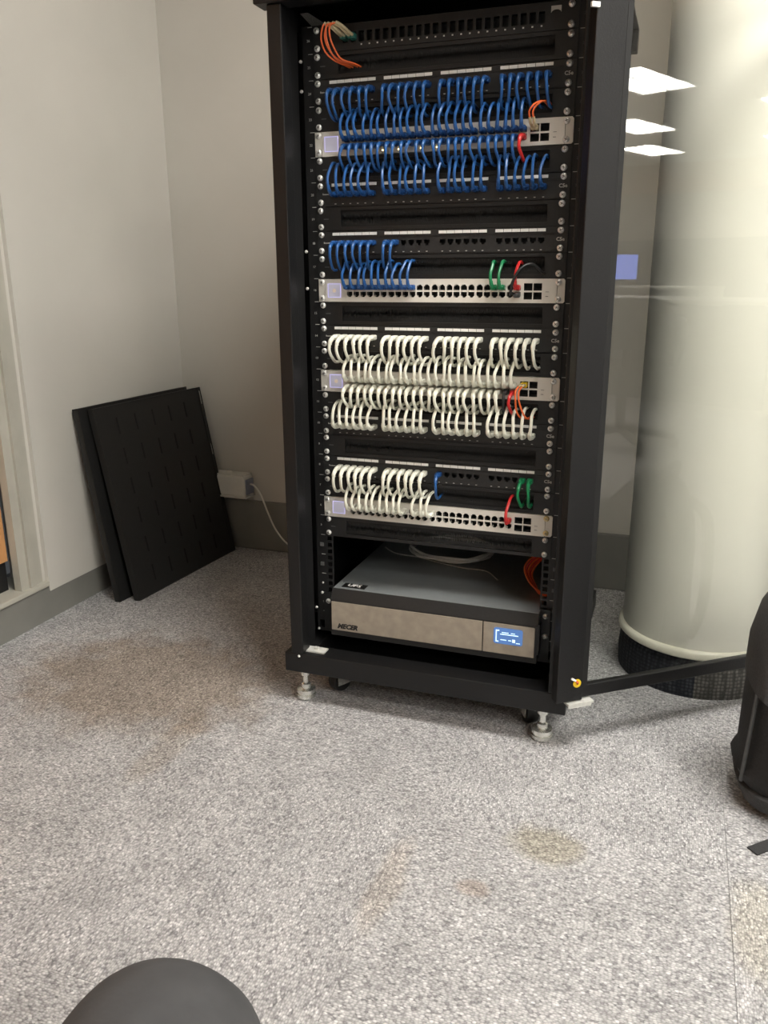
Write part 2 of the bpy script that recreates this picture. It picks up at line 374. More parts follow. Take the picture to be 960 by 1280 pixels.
# loose cage nuts showing in the open lower holes
cn = MB().box(-.004, .004, -.0012, .002, -.004, .004).mesh('cage_nut', 'dimprint')
for sx in (-1, 1):
    for u in (-3, -2, -1):
        ob('cage_nut', MB().lathe([(0, -.0015), (.0022, -.0010), (.0022, .001)], axis='y', n=8).mesh('hole_dot', 'print') if u == -3 and sx < 0 else cn, R, (sx * .251, 0, ZS + (u - .5) * U))
# fittings
part('vent_mesh', MB().prism([(-.272, 1.371), (-.247, 1.3465), (-.215, 1.3455), (-.256, 1.3715)], .012, .014), 'mesh', R)
for sx in (-1, 1):
    for fy in (-.056, .43):
        f = MB().lathe([(0, 0), (.017, 0), (.0215, .003), (.0215, .010), (.0185, .0115), (.0185, .0135), (.0215, .015), (.0205, .022), (.011, .0245), (.0105, .034), (.0065, .037), (.0065, .055), (.011, .056), (.011, .064), (.0065, .065), (.0065, .078)], n=20)
        part('levelling_foot', f, 'zinc', R, (sx * .262 - .012, fy, 0))
        cw = MB().lathe([(.004, -.012), (.024, -.012), (.0255, -.009), (.0255, .009), (.024, .012), (.004, .012)], (0, 0, .0265), 'x', 20, 0)
        cw.box(-.017, -.0145, -.018, .018, .020, .078, 1).box(.0145, .017, -.018, .018, .020, .078, 1).box(-.017, .017, -.02, .02, .072, .078, 1)
        cw.box(-.006, .006, -.045, -.016, .050, .056, 1)
        part('castor', cw, ['sticker', 'zinc'], R, (sx * .215, fy + .055, 0), (0, 0, .5 * sx))
for sx in (-1, 1):
    part('support_rail', MB().box(*sorted((sx * .205, sx * .266)), .0, .42, .140, .147).box(*sorted((sx * .262, sx * .266)), 0, .42, .147, .19), 'rail', R)
bolt = MB().lathe([(0, -.004), (.0022, -.0035), (.0032, -.0015), (.0032, 0)], axis='y', n=10).mesh('bolt', 'steel')
for x, z in ((-.2520, .232), (-.2320, .226), (-.262, .145)):
    ob('bolt', bolt, R, (x, -.002, z))
for x, y, z in ((-.262, -.045, .2), (-.262, -.045, 1.285), (-.262, -.045, 1.235), (-.262, -.045, .95), (-.262, -.045, .88)):
    ob('bolt', bolt, R, (x, -.012, z))
part('latch_plate', MB().box(-.27, -.22, -.075, -.05, Z1, Z1 + .003).box(-.247, -.238, -.066, -.058, Z1 + .003, Z1 + .008), 'plate', R)
ob('rivet', MB().lathe([(0, -.002), (.003, -.001), (.003, 0)], axis='y', n=8).mesh('rivet', 'label'), R, (-.272, YFR, .115))

# glazed door, swung open round the right-hand post
DA = math.radians(37.6)
dm = Matrix.Translation((.296, -.097, 0)) @ Matrix.Rotation(DA, 4, 'Z')
DZ0, DZ1 = .112, 1.40
door = part('door', MB().box(-.022, .034, -.006, .016, DZ0, DZ1).box(.534, .575, -.006, .016, DZ0, DZ1).box(.034, .534, .002, .016, DZ0, DZ0 + .026).box(.034, .534, .002, .016, DZ1 - .026, DZ1), 'rack', R)
door.matrix_local = dm; bevel(door, .002)
door['label'] = 'open glazed rack door in a black frame'
part('gasket', MB().box(.034, .044, -.004, .004, DZ0 + .026, DZ1 - .026).box(.524, .534, -.004, .004, DZ0 + .026, DZ1 - .026), 'void', door)
part('glass_pane', MB().box(.040, .530, .006, .010, DZ0 + .02, DZ1 - .02), 'glass', door)
part('hinge', MB().box(.000, .056, -.013, .010, DZ0 - .006, DZ0 - .002).box(.000, .050, -.0145, -.013, DZ0 - .010, DZ0 - .001), 'plate', door)
part('hinge', MB().box(-.034, -.020, -.011, -.006, 1.296, 1.303), 'label', door)
ew = part('earth_ring', MB().lathe([(.002, -.0075), (.0085, -.0075), (.0085, -.006), (.002, -.006)], (.020, 0, .150), 'y', 18), 'yellow', door, label='yellow earth ring')
part('earth_wire', MB().tube([(.020, -.008, .150), (.017, -.014, .156), (.012, -.014, .160)], .0022, 8, 5), 'orange', ew)
part('ferrule', MB().tube([(.012, -.014, .160), (.004, -.013, .165)], .0023, 8, 1), 'label', ew)

# ------------------------------------------------------------------ rack panels
scr = MB().lathe([(0, -.0042), (.0022, -.0040), (.0048, -.0028), (.0058, -.0010), (.0058, 0)], axis='y', n=12)
scr.box(-.0028, .0028, -.0044, -.0036, -.0006, .0006, 1).box(-.0006, .0006, -.0044, -.0036, -.0028, .0028, 1)
screw_me = scr.mesh('screw', 'steel', 'recess'); brass_me = scr.mesh('screw', 'brass', 'recess')
PY = -.0022            # front plane of a panel's ears
def screws(t, lpos=-.233, rpos=.2285, qs=(.17, .84), y=PY):
    for q in qs:
        for x in (lpos, rpos):
            o = ob('screw', screw_me, t, (x + random.uniform(-.0006, .0006), y, q * U + random.uniform(-.0005, .0005)), (0, random.uniform(0, 1.5), 0))
HALF = .2413; PH = .0436
def lattice(m, x0, x1, z0, z1, holes, y0, y1, mi=0):
    """plate with rectangular holes given per row: [(hz0, hz1, [(hx0, hx1)..])..] from the bottom up"""
    z = z0
    for hz0, hz1, hs in holes:
        m.box(x0, x1, y0, y1, z, hz0, mi); x = x0
        for a, b_ in hs: m.box(x, a, y0, y1, hz0, hz1, mi); x = b_
        m.box(x, x1, y0, y1, hz0, hz1, mi); z = hz1
    m.box(x0, x1, y0, y1, z, z1, mi)

# brush (cable entry) panels
SL0, SL1 = -.192, .203
bm_ = MB(); lattice(bm_, -HALF, HALF, .0004, PH, [(.0075, .0375, [(SL0, SL1)])], PY, 0)
bm_.box(SL0 - .002, SL0, 0, .02, .0075, .0375).box(SL1, SL1 + .002, 0, .02, .0075, .0375)
brush_me = bm_.mesh('face_plate', 'panel')
br = MB(); random.seed(3)
for k in range(420):
    x = SL0 + (k + .5) * (SL1 - SL0) / 420
    for z0, z1 in ((.0070, .0228), (.0380, .0222)):
        d = random.uniform(-.0012, .0012); zz = z1 + random.uniform(-.0015, .002)
        br._add([(x - .0009, .003, z0), (x + .0009, .003, z0), (x + d, .0025, zz), (x - .0009, .006, z0), (x + .0009, .006, z0)], [(0, 1, 2), (1, 4, 2), (4, 3, 2), (3, 0, 2)])
bristle_me = br.mesh('bristles', 'bristle')
lip_me = MB().box(SL0, SL1, -.0032, PY, .0375, .0385).box(SL0, SL1, -.0032, PY, .0065, .0075).mesh('slot_lip', 'panel2')
mark_me = MB().box(-.2275, -.2175, PY - .0002, PY, .0210, .0228).mesh('print_mark', 'dimprint')
brushes = {19: 'black brush panel between the fibre panel and the topmost patch panel', 17: 'black brush panel between the topmost patch panel and the topmost switch',
           15: 'black brush panel directly under the topmost white switch', 13: 'unused black brush panel above the half filled blue patch panel',
           11: 'black brush panel with green red and blue cords above the second switch', 9: 'unused black brush panel directly under the second white switch',
           7: 'black brush panel above the switch crowded with white cords', 5: 'black brush panel directly under the switch crowded with white cords',
           3: 'unused black brush panel above the lowest patch panel', 1: 'black brush panel directly above the lowest white switch',
           -1: 'lowest black brush panel above the dark open bay'}
for u, lab in brushes.items():
    t = thing('brush_strip', lab, 'brush panel', (0, 0, ZS + u * U), 0, 'cable brush panels of the rack')
    ob('face_plate', brush_me, t); ob('bristles', bristle_me, t, kind='stuff'); ob('slot_lip', lip_me, t); ob('print_mark', mark_me, t)
    screws(t)

# patch panels
def pport(k): return -.2022 + (k // 6) * .1068 + (k % 6) * .0153
PZ = .0215
pm = MB()
lattice(pm, -HALF, HALF, .0004, PH, [(PZ - .0058, PZ + .0042, [(pport(k) - .0056, pport(k) + .0056) for k in range(24)])], PY, 0)
for k in range(24):       # stepped ports: wide above, narrow tongue below
    x = pport(k)
    pm.box(x - .0056, x - .0030, PY, 0, PZ - .0058, PZ - .0026).box(x + .0030, x + .0056, PY, 0, PZ - .0058, PZ - .0026)
patch_me = pm.mesh('face_plate', 'panel2')
ridge_me = MB().box(-.214, .224, PY - .0016, PY, .0328, .0336).box(-.214, .224, PY - .0010, PY, .0018, .0024).mesh('ridge', 'panel')
pc = MB().box(-.0060, .0060, .0105, .011, -.0065, .0050).box(-.0062, -.0058, 0, .011, -.0065, .005).box(.0058, .0062, 0, .011, -.0065, .005).box(-.006, .006, 0, .011, .0044, .005).box(-.006, .006, 0, .011, -.0068, -.0062)
pport_me = pc.mesh('port', 'void')
tab_me = MB().box(-.0072, .0072, PY - .0012, PY, .0360, .0412).mesh('label_tab', 'label')
dots = MB()
for k in range(24): dots.box(pport(k) - .0018, pport(k) + .0016, PY - .0002, PY, .0040, .0054)
dots_me = dots.mesh('port_numbers', 'print')
c5_me = text_mesh('C5e', .0088, 'print', 0, .0002)
lbar = MB()
for q in range(7): lbar.box(-.2285 + q * .0021, -.2270 + q * .0021, PY - .0002, PY, .0213, .0232 + (.0012 if q == 0 else 0))
lbar_me = lbar.mesh('print_mark', 'print')
patches = {18: ('topmost', 'topmost black patch panel filled with blue cords bending down'), 14: ('second', 'second black patch panel from top, blue cords rising from it'),
           12: ('third', 'third black patch panel from top, eight blue cords at its left'), 8: ('fourth', 'fourth black patch panel from top, white cords bending down'),
           4: ('fifth', 'fifth black patch panel from top, white cords rising from it'), 2: ('lowest', 'lowest black patch panel with white, blue and two green cords')}
for u, (w_, lab) in patches.items():
    t = thing('patch_bay', lab, 'patch panel', (0, 0, ZS + u * U), 0, 'patch panels of the rack')
    ob('face_plate', patch_me, t); ob('ridge', ridge_me, t); ob('port_numbers', dots_me, t, kind='stuff')
    for k in range(24):
        ob('port', pport_me, t, (pport(k), 0, PZ)); ob('label_tab', tab_me, t, (pport(k), 0, 0))
    ob('category_print', c5_me, t, (.2285, PY - .0002, .0222), FRONT); ob('print_mark', lbar_me, t)
    screws(t)

# fibre panel
fm = MB(); fx = lambda k: -.1765 + k * .01545
lattice(fm, -HALF, HALF, .0004, PH, [(.0125, .0300, [(fx(k) - .0052, fx(k) + .0052) for k in range(24)])], PY, 0)
t = thing('fibre_patch_bay', 'black fibre patch panel with empty adapter holes at the rack top', 'fibre panel', (0, 0, ZS + 20 * U))
part('face_plate', fm, 'panel', t)
ap = MB().box(-.0056, .0056, .012, .0125, -.0092, .0092).box(-.0058, -.0054, 0, .012, -.0092, .0092).box(.0054, .0058, 0, .012, -.0092, .0092).mesh('adapter_hole', 'void')
for k in range(24): ob('adapter_hole', ap, t, (fx(k), 0, .0212))
d = MB()
for k in range(2, 24): d.box(fx(k) - .0014, fx(k) + .0014, PY - .0002, PY, .0070, .0094)
part('port_numbers', d, 'print', t, kind='stuff')
arch = [(.194, .0262), (.1952, .0285), (.1990, .0306), (.2025, .0310), (.2060, .0306), (.2098, .0285), (.211, .0262), (.211, .0366), (.194, .0366)]
part('corner_label', MB().prism(arch, PY - .0008, PY), 'print', t)
screws(t)

# network switches
def sport(c): return -.1755 + (c // 6) * .0868 + (c % 6) * .0142
RZ = (.0148, .0282)       # lower, upper row centre
HW, HH = .0058, .0051
sm_ = MB()
cols = [(sport(c) - HW, sport(c) + HW) for c in range(24)]
SFX = (.1752, .1926); SFZ = (.0132, .0290)
SX0 = .1660
lattice(sm_, -.227, SX0, .0004, PH, [(RZ[0] - HH, RZ[0] + HH, cols), (RZ[1] - HH, RZ[1] + HH, cols)], PY - .0022, .012)
lattice(sm_, SX0, .227, .0004, PH, [(z - .0064, z + .0064, [(x - .0077, x + .0077) for x in SFX]) for z in SFZ], PY - .0022, .012)
for c in range(24):
    for r, z in enumerate(RZ):
        x = sport(c); e = 1 if r else -1
        for s_ in (-1, 1):
            p = [(x + s_ * HW, z + e * HH), (x + s_ * HW, z + e * (HH - .0036)), (x + s_ * (HW - .0036), z + e * HH)]
            if s_ * e > 0: p = [p[0], p[2], p[1]]
            sm_.prism(p, PY - .0022, .010)
sw_face = sm_.mesh('face_plate', 'switch')
ear_l = MB().box(-HALF, -.2276, PY - .001, 0, .0004, PH).mesh('mounting_ear', 'switch')
x0, x1 = .2276, HALF
ear_r = MB().prism([(x0, .0004), (x1 - .003, .0004), (x1, .0034), (x1, PH - .003), (x1 - .003, PH), (x0, PH)], PY - .001, 0).mesh('mounting_ear', 'switch')
sp_ = MB().box(-.0060, .0060, .0105, .012, -.0054, .0054).box(-.0062, -.0058, -.0005, .0105, -.0054, .0054).box(.0058, .0062, -.0005, .0105, -.0054, .0054).box(-.006, .006, -.0005, .0105, .0051, .0054).box(-.006, .006, -.0005, .0105, -.0054, -.0051)
sp_.box(-.0026, .0026, .002, .0105, -.0052, -.0030)
sport_me = sp_.mesh('port', 'void')
sf = MB().box(-.0075, .0075, .010, .011, -.0062, .0062).box(-.0077, -.0070, -.0038, .010, -.0064, .0064).box(.0070, .0077, -.0038, .010, -.0064, .0064).box(-.0077, .0077, -.0038, .010, .0057, .0064).box(-.0077, .0077, -.0038, .010, -.0064, -.0057).box(-.0055, .0055, .0, .010, -.005, -.003)
sfp_me = sf.mesh('fibre_socket', 'void')
FY = PY - .0022
lcd_me = MB().box(-.0135, .0135, FY - .0006, FY, -.0130, .0130).mesh('screen', 'lcd')
lr = MB().box(-.0138, .0138, FY - .0009, FY, .0122, .0132).box(-.0138, .0138, FY - .0009, FY, -.0132, -.0122).box(-.0138, -.0128, FY - .0009, FY, -.0122, .0122).box(.0128, .0138, FY - .0009, FY, -.0122, .0122)
lr_me = lr.mesh('screen_border', 'lcdline')
ld_me = MB().lathe([(0, FY - .0009), (.0038, FY - .0009), (.0038, FY)], axis='y', n=14).mesh('screen_mark', 'lcddot')
pr_me = MB().box(.207, .213, FY - .0002, FY, .0200, .0208).box(.207, .212, FY - .0002, FY, .0118, .0128).mesh('print_mark', 'recess')
switches = {16: 'topmost white network switch crowded with blue cords', 10: 'second white network switch with many empty ports and green and red cords',
            6: 'third white network switch hidden under white cords', 0: 'lowest white network switch with one red cord at its right'}
for u, lab in switches.items():
    t = thing('network_switch', lab, 'switch', (0, 0, ZS + u * U), 0, 'white network switches of the rack')
    ob('face_plate', sw_face, t); ob('mounting_ear', ear_l, t); ob('mounting_ear', ear_r, t); ob('print_mark', pr_me, t)
    for c in range(24):
        for z in RZ: ob('port', sport_me, t, (sport(c), FY + .0016, z))
    for x in SFX:
        for z in SFZ: ob('fibre_socket', sfp_me, t, (x, 0, z))
    s_ = ob('screen', lcd_me, t, (-.2075, 0, .0218)); ob('screen_border', lr_me, s_)
    if u in (10, 6): ob('screen_mark', ld_me, s_)
    for q in (.17, .84):
        for x in (-.2335, .2295):
            o = ob('screw', brass_me if (u == 0 and x > 0) else screw_me, t, (x, PY - .001, q * U), (0, random.uniform(0, 1.5), 0))
            if u == 0 and x > 0: o['label'] = 'brass screw'
    if u == 16:
        for x in (-.112, -.102, -.083, -.071, -.028, .002):
            ob('port_led', MB().lathe([(0, -.0008), (.0013, -.0005), (.0013, 0)], axis='y', n=8).mesh('port_led', 'led'), t, (x - .003, FY, .0066))

# ------------------------------------------------------------------ patch cords
random.seed(11)
def plug_mesh(name, m, w_, h_, L, r):
    b = MB().box(-w_ / 2, w_ / 2, -L * .62, .006, -h_ / 2, h_ / 2, 0, w_ * .16)
    b.lathe([(r * 1.05, -L - .004), (r * 1.35, -L), (r * 1.6, -L * .75), (r * 1.7, -L * .6)], axis='y', n=10)
    return b.mesh('plug', m)
PLUG = {'blue': plug_mesh('plug', 'blueplug', .0118, .0095, .022, .0030), 'white': plug_mesh('plug', 'whiteplug', .0108, .0100, .026, .0034),
        'green': plug_mesh('plug', 'green', .0115, .0095, .022, .0030), 'red': plug_mesh('plug', 'red', .0115, .0095, .022, .0030), 'black': plug_mesh('plug', 'recess', .0112, .0095, .022, .0030)}
BOOT = {'blue': .0036, 'white': .0044, 'green': .0039, 'red': .0039, 'black': .0034}
RAD = {'blue': .0027, 'white': .0031, 'green': .0029, 'red': .0030, 'black': .0026}
def end_path(x, z, zs, xs, col, y0=FY):
    """points from a plug at (x, z) out to the room and into the slot at height zs"""
    L = {'white': .026}.get(col, .021); d = 1 if zs > z else -1
    out = (-.041 if col == 'white' else -.034) + random.uniform(-.003, .003); j = random.uniform(-.0015, .0015)
    g = abs(zs - z)
    return [(x, y0 - .004, z), (x, y0 - L, z), (x + j, out, z + d * g * .15), (x + 2 * j + (xs - x) * .2, out - .003, z + d * g * .5),
            (x + (xs - x) * .6, out + .007, z + d * g * .86), (x + (xs - x) * .9, -.014, zs + d * .0015), (xs, .014, zs), (xs, .05, zs)]
WORD = ['first', 'second', 'third', 'fourth', 'fifth', 'sixth']
GRP = ['leftmost', 'second', 'third', 'rightmost']
def cord(col, label, group, up=None, dn=None, slot=0):
    """one cord: up = (x, z, y0) of its plug above the slot, dn = of its plug below; either may be missing"""
    zsu = ZS + slot * U + .0185 + random.uniform(-.002, .002); zsd = ZS + slot * U + .0285 + random.uniform(-.004, .003)
    pts = []; plugs = []; ends = []
    if up: pts += end_path(up[0], up[1], zsu, up[0] + random.uniform(-.004, .007), col, up[2]); plugs.append(up); ends.append(list(pts))
    if dn:
        q = end_path(dn[0], dn[1], zsd, dn[0] + random.uniform(-.003, .006), col, dn[2]); plugs.append(dn); ends.append(list(q))
        if pts: pts += [((pts[-1][0] + q[-1][0]) / 2, .075, (zsu + zsd) / 2)] + q[::-1]
        else: pts = q
    o = thing('patch_cable', label, 'cable', (0, 0, 0), 0, group)
    o.data = None
    cm = MB().tube(pts, RAD[col], 7, 4)
    part('cable', cm, col, o)
    for (x, z, y0), ee in zip(plugs, ends):
        ob('plug', PLUG[col], o, (x, y0, z))
        p1, p2, p3 = (V(ee[k]) for k in (1, 2, 3))
        part('boot', MB().tube([V((x, y0 - .012, z)), p1, p2, p2.lerp(p3, .35)], lambda q: BOOT[col] * (1.08 - .2 * q), 8, 4), col, o)
    return o
def pl(u, k): return (pport(k), ZS + u * U + PZ, PY)
def sl(u, c, r): return (sport(c), ZS + u * U + RZ[r], FY)
PN = {18: 'topmost patch panel', 14: 'second patch panel from top', 12: 'third patch panel from top', 8: 'fourth patch panel from top', 4: 'fifth patch panel from top', 2: 'lowest patch panel'}
def plabel(col, u, k): return '%s %s cord in the %s port group of the %s' % (WORD[k % 6], col, GRP[k // 6], PN[u])
for k in range(24): cord('blue', plabel('blue', 18, k), 'blue cords of the topmost patch panel', pl(18, k), sl(16, k, 1), 17)
for k in range(24): cord('blue', plabel('blue', 14, k), 'blue cords of the second patch panel', sl(16, k, 0) if k < 23 else None, pl(14, k), 15)
for k in range(8): cord('blue', plabel('blue', 12, k), 'blue cords of the third patch panel', pl(12, k), sl(10, k, 1), 11)
for k in (8, 9): cord('blue', ('rightmost' if k == 9 else 'second from right') + ' of the blue cords plugged into the second switch', 'blue cords of the second switch', None, sl(10, k, 1), 11)
for k in range(24): cord('white', plabel('white', 8, k), 'white cords of the fourth patch panel', pl(8, k), sl(6, k, 1), 7)
for k in range(24): cord('white', plabel('white', 4, k), 'white cords of the fifth patch panel', sl(6, k, 0) if k < 22 else None, pl(4, k), 5)
low = [0, 1, 2, 3, 4, 5, 6, 7, 8, 10, 11, 12]
for k in range(12): cord('white', plabel('white', 2, k), 'white cords of the lowest patch panel', pl(2, k), sl(0, low[k], 1), 1)
cord('blue', 'single blue cord among white ones in the lowest patch panel', None, pl(2, 12), None, 1)
for k, n in ((22, 'left'), (23, 'right')): cord('green', n + ' of the two green cords hanging from the lowest patch panel', 'green cords of the lowest patch panel', pl(2, k), None, 1)
for c, n in ((20, 'left'), (21, 'right')): cord('green', n + ' of the two green cords in the second switch', 'green cords of the second switch', None, sl(10, c, 1), 11)
cord('red', 'red cord bending down from the topmost switch', None, sl(16, 23, 0), None, 15)
cord('red', 'red cord in the second switch beside the green cords', None, None, sl(10, 23, 1), 11)
cord('red', 'red cord hanging from the third switch among white cords', None, sl(6, 23, 0), None, 5)
cord('red', 'red cord rising alone from the lowest switch', None, None, sl(0, 23, 1), 1)
cord('black', 'thin black cord hanging beside the red cord of the third switch', None, sl(6, 22, 0), None, 5)
o = thing('patch_cable', 'black cord arching over the red cord of the second switch', 'cable')
x, z, y = sl(10, 23, 0)
part('cable', MB().tube([(x, y - .01, z), (x - .004, -.040, z + .004), (.151, -.046, ZS + .462), (.154, -.046, ZS + .482), (.163, -.042, ZS + .501), (.176, -.034, ZS + .512), (.188, -.026, ZS + .512), (.200, -.014, ZS + .500), (.206, .012, ZS + .496), (.206, .04, ZS + .496)], .0026, 7, 4), 'black', o)
ob('plug', PLUG['black'], o, (x, y, z))

# fibre cords
def fibre(label, group, strands, conns, boots, r=.0015, mcol='teal'):
    o = thing('fibre_cable', label, 'cable', (0, 0, 0), 0, group)
    for p in strands: part('strand', MB().tube(p, r, 7, 5), 'orange', o)
    for (x, y0, y1, z) in conns: part('connector', MB().box(x - .0032, x + .0032, y0, y1, z - .0045, z + .0045, 0, .0012), mcol, o)
    for p in boots: part('boot', MB().tube(p, .0026, 8, 4), 'beige', o)
    return o
for q in range(2):
    xx = fx(q); zz = ZS + 20 * U + .0212
    st = []; bo = []; cn_ = []
    for e in (-1, 1):
        a = xx + e * .0032
        cn_.append((a, -.016, .006, zz - .004 * e * 0))
        bo.append([(a, -.015, zz), (a - .002, -.026, zz + .002), (a - .010, -.038, zz + .010), (a - .020, -.045, zz + .0155)])
        st.append([(a - .018, -.044, zz + .015), (a - .022 - q * .008, -.047, zz + .009), (a - .024 - q * .008 + e * .002, -.046, zz - .010), (a - .018 - q * .006 + e * .002, -.042, zz - .030), (a - .008 - q * .006, -.032, zz - .042), (a + .004, -.014, zz - .047), (a + .010, .014, zz - .049), (a + .01, .05, zz - .049)])
    fibre(('inner' if q else 'outer') + ' orange fibre cord looping at the top left of the rack', 'orange fibre cords at the fibre panel', st, cn_, bo)
st = []; bo = []; cn_ = []
for e in (-1, 1):
    a = SFX[0] + e * .0032; zz = ZS + 16 * U + SFZ[1]
    cn_.append((a, -.014, .004, zz)); bo.append([(a, -.012, zz), (a - .001, -.024, zz + .004), (a - .0015, -.031, zz + .013)])
    st.append([(a - .0015, -.030, zz + .012), (a - .002, -.036, zz + .021), (a + .004, -.037, zz + .030), (a + .013, -.032, zz + .036), (a + .020, -.016, zz + .038), (a + .022, .014, zz + .036), (a + .022, .05, zz + .036)])
fibre('short orange fibre cord arching up from the topmost switch', None, st, cn_, bo, .0017, 'beige')
st = []; bo = []; cn_ = []
for e in (-1, 1):
    a = SFX[0] + e * .0032; zz = ZS + 6 * U + SFZ[1]
    cn_.append((a, -.014, .004, zz)); bo.append([(a, -.012, zz), (a - .001, -.022, zz + .001), (a - .003, -.030, zz - .001)])
    st.append([(a - .003, -.029, zz - .001), (a - .006, -.040, zz - .008), (a - .005, -.044, zz - .024), (a - .001 + e * .002, -.040, zz - .044), (a + .005 + e * .002, -.030, zz - .058), (a + .014, -.012, zz - .062), (a + .018, .02, zz - .060), (a + .018, .05, zz - .060)])
fibre('orange fibre cord drooping from the third switch', None, st, cn_, bo, .0017, 'yellow')

# ------------------------------------------------------------------ UPS in the lower bay
ZU0, ZU1, UY = .148, .254, -.03
t = thing('power_backup_unit', 'wide silver fronted power backup unit with blue display in the lower bay', 'power unit', (0, 0, 0))
o = part('case', MB().box(-.2185, .2265, UY + .012, .44, ZU0 + .004, ZU1), 'upstop', t)
fb = MB(); fb._add([(-.2205, UY, ZU0), (.2275, UY, ZU0), (.2275, UY + .012, ZU0), (-.2205, UY + .012, ZU0), (-.2205, UY, ZU1 - .024), (.2275, UY, ZU1 - .024), (.2275, UY + .012, ZU1 - .001), (-.2205, UY + .012, ZU1 - .001)],
        [(0, 1, 5, 4), (4, 5, 6, 7), (0, 3, 2, 1), (1, 2, 6, 5), (3, 0, 4, 7), (2, 3, 7, 6)])
part('bezel', fb, 'panel', t)
o = part('front_plate', MB().box(-.2185, .1155, UY - .003, UY, ZU0 + .013, ZU1 - .027), 'upsface', t); bevel(o, .001)
o2 = part('display_plate', MB().box(.1175, .2225, UY - .003, UY, ZU0 + .013, ZU1 - .027), 'upsface', t); bevel(o2, .001)
ob('lettering', text_mesh('MECER', .0148, 'sticker', .35, .0008), o, (-.182, UY - .0032, ZU0 + .0235), FRONT)
scn = part('display', MB().box(.1395, .1985, UY - .0045, UY - .003, .184, .2185, 0, .003), 'upslcd', o2)
g = MB(); gy = UY - .0052
for (x0, x1, z0, z1) in ((.144, .146, .188, .214), (.146, .151, .212, .214), (.146, .150, .188, .190), (.153, .190, .2045, .2062), (.156, .170, .2085, .2100), (.175, .183, .2085, .2100), (.154, .166, .1925, .1940), (.170, .176, .1925, .1940), (.178, .184, .190, .1965), (.186, .194, .1885, .190)):
    g.box(x0, x1, gy, gy + .0008, z0, z1)
part('display_marks', g, 'upstext', scn, kind='stuff')
stk = part('sticker', MB().box(-.203, -.150, UY + .020, UY + .044, ZU1, ZU1 + .0006), 'sticker', t)
ob('lettering', text_mesh('UPS', .0185, 'label', .1, .0004), stk, (-.178, UY + .033, ZU1 + .0009))
part('mounting_ear', MB().box(.2275, .2475, -.006, -.002, ZU0 + .002, ZU1 + .004).box(.2275, .231, -.03, -.006, ZU0 + .02, ZU1 - .02), 'panel', t)
part('mounting_ear', MB().box(-.2465, -.2205, -.006, -.002, ZU0 + .002, ZU1 - .02), 'panel', t)
for x, z in ((.238, .244), (.239, .2), (-.236, .215)): ob('screw', screw_me, t, (x, -.006, z))

ct = thing('cable_coil', 'coiled grey white cable lying on the lid of the silver unit', 'cable', (-.035, .29, ZU1))
p = []
for k in range(60):
    a = k / 60 * 2 * math.pi * 3.4; r = .085 + .006 * math.sin(k * .9)
    p.append((r * 1.15 * math.cos(a), r * math.sin(a), .004 + .0022 * (k / 12) + .002 * math.sin(k * 1.7)))
part('cable', MB().tube(p, .0032, 6, 3), 'label', ct)
stg = thing('thin_cable', 'thin pale cord trailing across the lid of the silver unit', 'cord', (0, 0, ZU1))
stg_pts = [(-.20, .27, .002), (-.16, .235, .002), (-.10, .225, .002), (-.05, .205, .002), (.02, .185, .002), (.075, .175, .0045), (.11, .135, .002)]
part('strand', MB().tube(stg_pts, .0012, 6, 5), 'print', stg)
ob2 = thing('fibre_bundle', 'orange red fibre bundle hanging at the right over the silver unit', 'cable', (0, 0, 0))
for k in range(5):
    j = k * .004
    part('strand', MB().tube([(.262, .20 + j, .345), (.232, .165, .338 - j * .6), (.190 + j * .5, .135, .322 - j), (.172 + j, .115, .300 - j), (.186 + j, .095, .276 - j * .7), (.212, .075, .264 - j * .3), (.240, .06, .262), (.262, .055, .268)], .0022, 6, 5), 'red' if k % 2 else 'orange', ob2)

# ------------------------------------------------------------------ vented shelves leaning on the left wall
SW, SHT, SD = .486, .56, .020
pb = MB().box(0, SW, .002, .004, 0, SHT)
pb.box(0, SW, 0, SD, 0, .0025).box(0, SW, 0, SD, SHT - .0025, SHT).box(0, .0025, 0, SD, 0, SHT).box(SW - .0025, SW, 0, SD, 0, SHT)
plate_me = pb.mesh('plate', 'shelf')
slot_me = MB().box(-.0022, .0022, .0004, .0022, -.024, .024).mesh('slot', 'slot')
eb = MB(); x0, x1 = SW, SW + .013
lattice(eb, x0, x1, 0, SHT, [(.335, .372, [(x0 + .003, x1 - .002)]), (SHT - .055, SHT - .012, [(x0 + .003, x1 - .002)])], 0, .003)
ear_me = eb.mesh('mounting_ear', 'shelf')
def shelf(label, b1, b2, lean):
    t = thing('vented_shelf', label, 'shelf panel', b1, 0, 'vented shelves leaning on the wall')
    u_ = (V(b2) - V(b1)).normalized(); v_ = V(lean); v_ = (v_ - u_ * v_.dot(u_)).normalized(); n_ = v_.cross(u_)
    # outward face is -n of local y
    if n_.x > 0: n_ = -n_
    t.matrix_world = Matrix(((u_.x, n_.x, v_.x, b1[0]), (u_.y, n_.y, v_.y, b1[1]), (u_.z, n_.z, v_.z, b1[2]), (0, 0, 0, 1)))
    ob('plate', plate_me, t); ob('mounting_ear', ear_me, t)
    for i in range(5):
        for j in range(6): ob('slot', slot_me, t, (.085 + i * .079, 0, .06 + j * .088))
    return t
shelf('front one of two black vented shelves leaning against the left wall', (-.962, .298, .002), (-.930, .778, .002), (-.105, -.02, .55))
shelf('rear one of two black vented shelves, half hidden, leaning against the left wall', (-1.010, .272, .002), (-.984, .75, .002), (-.083, -.02, .55))

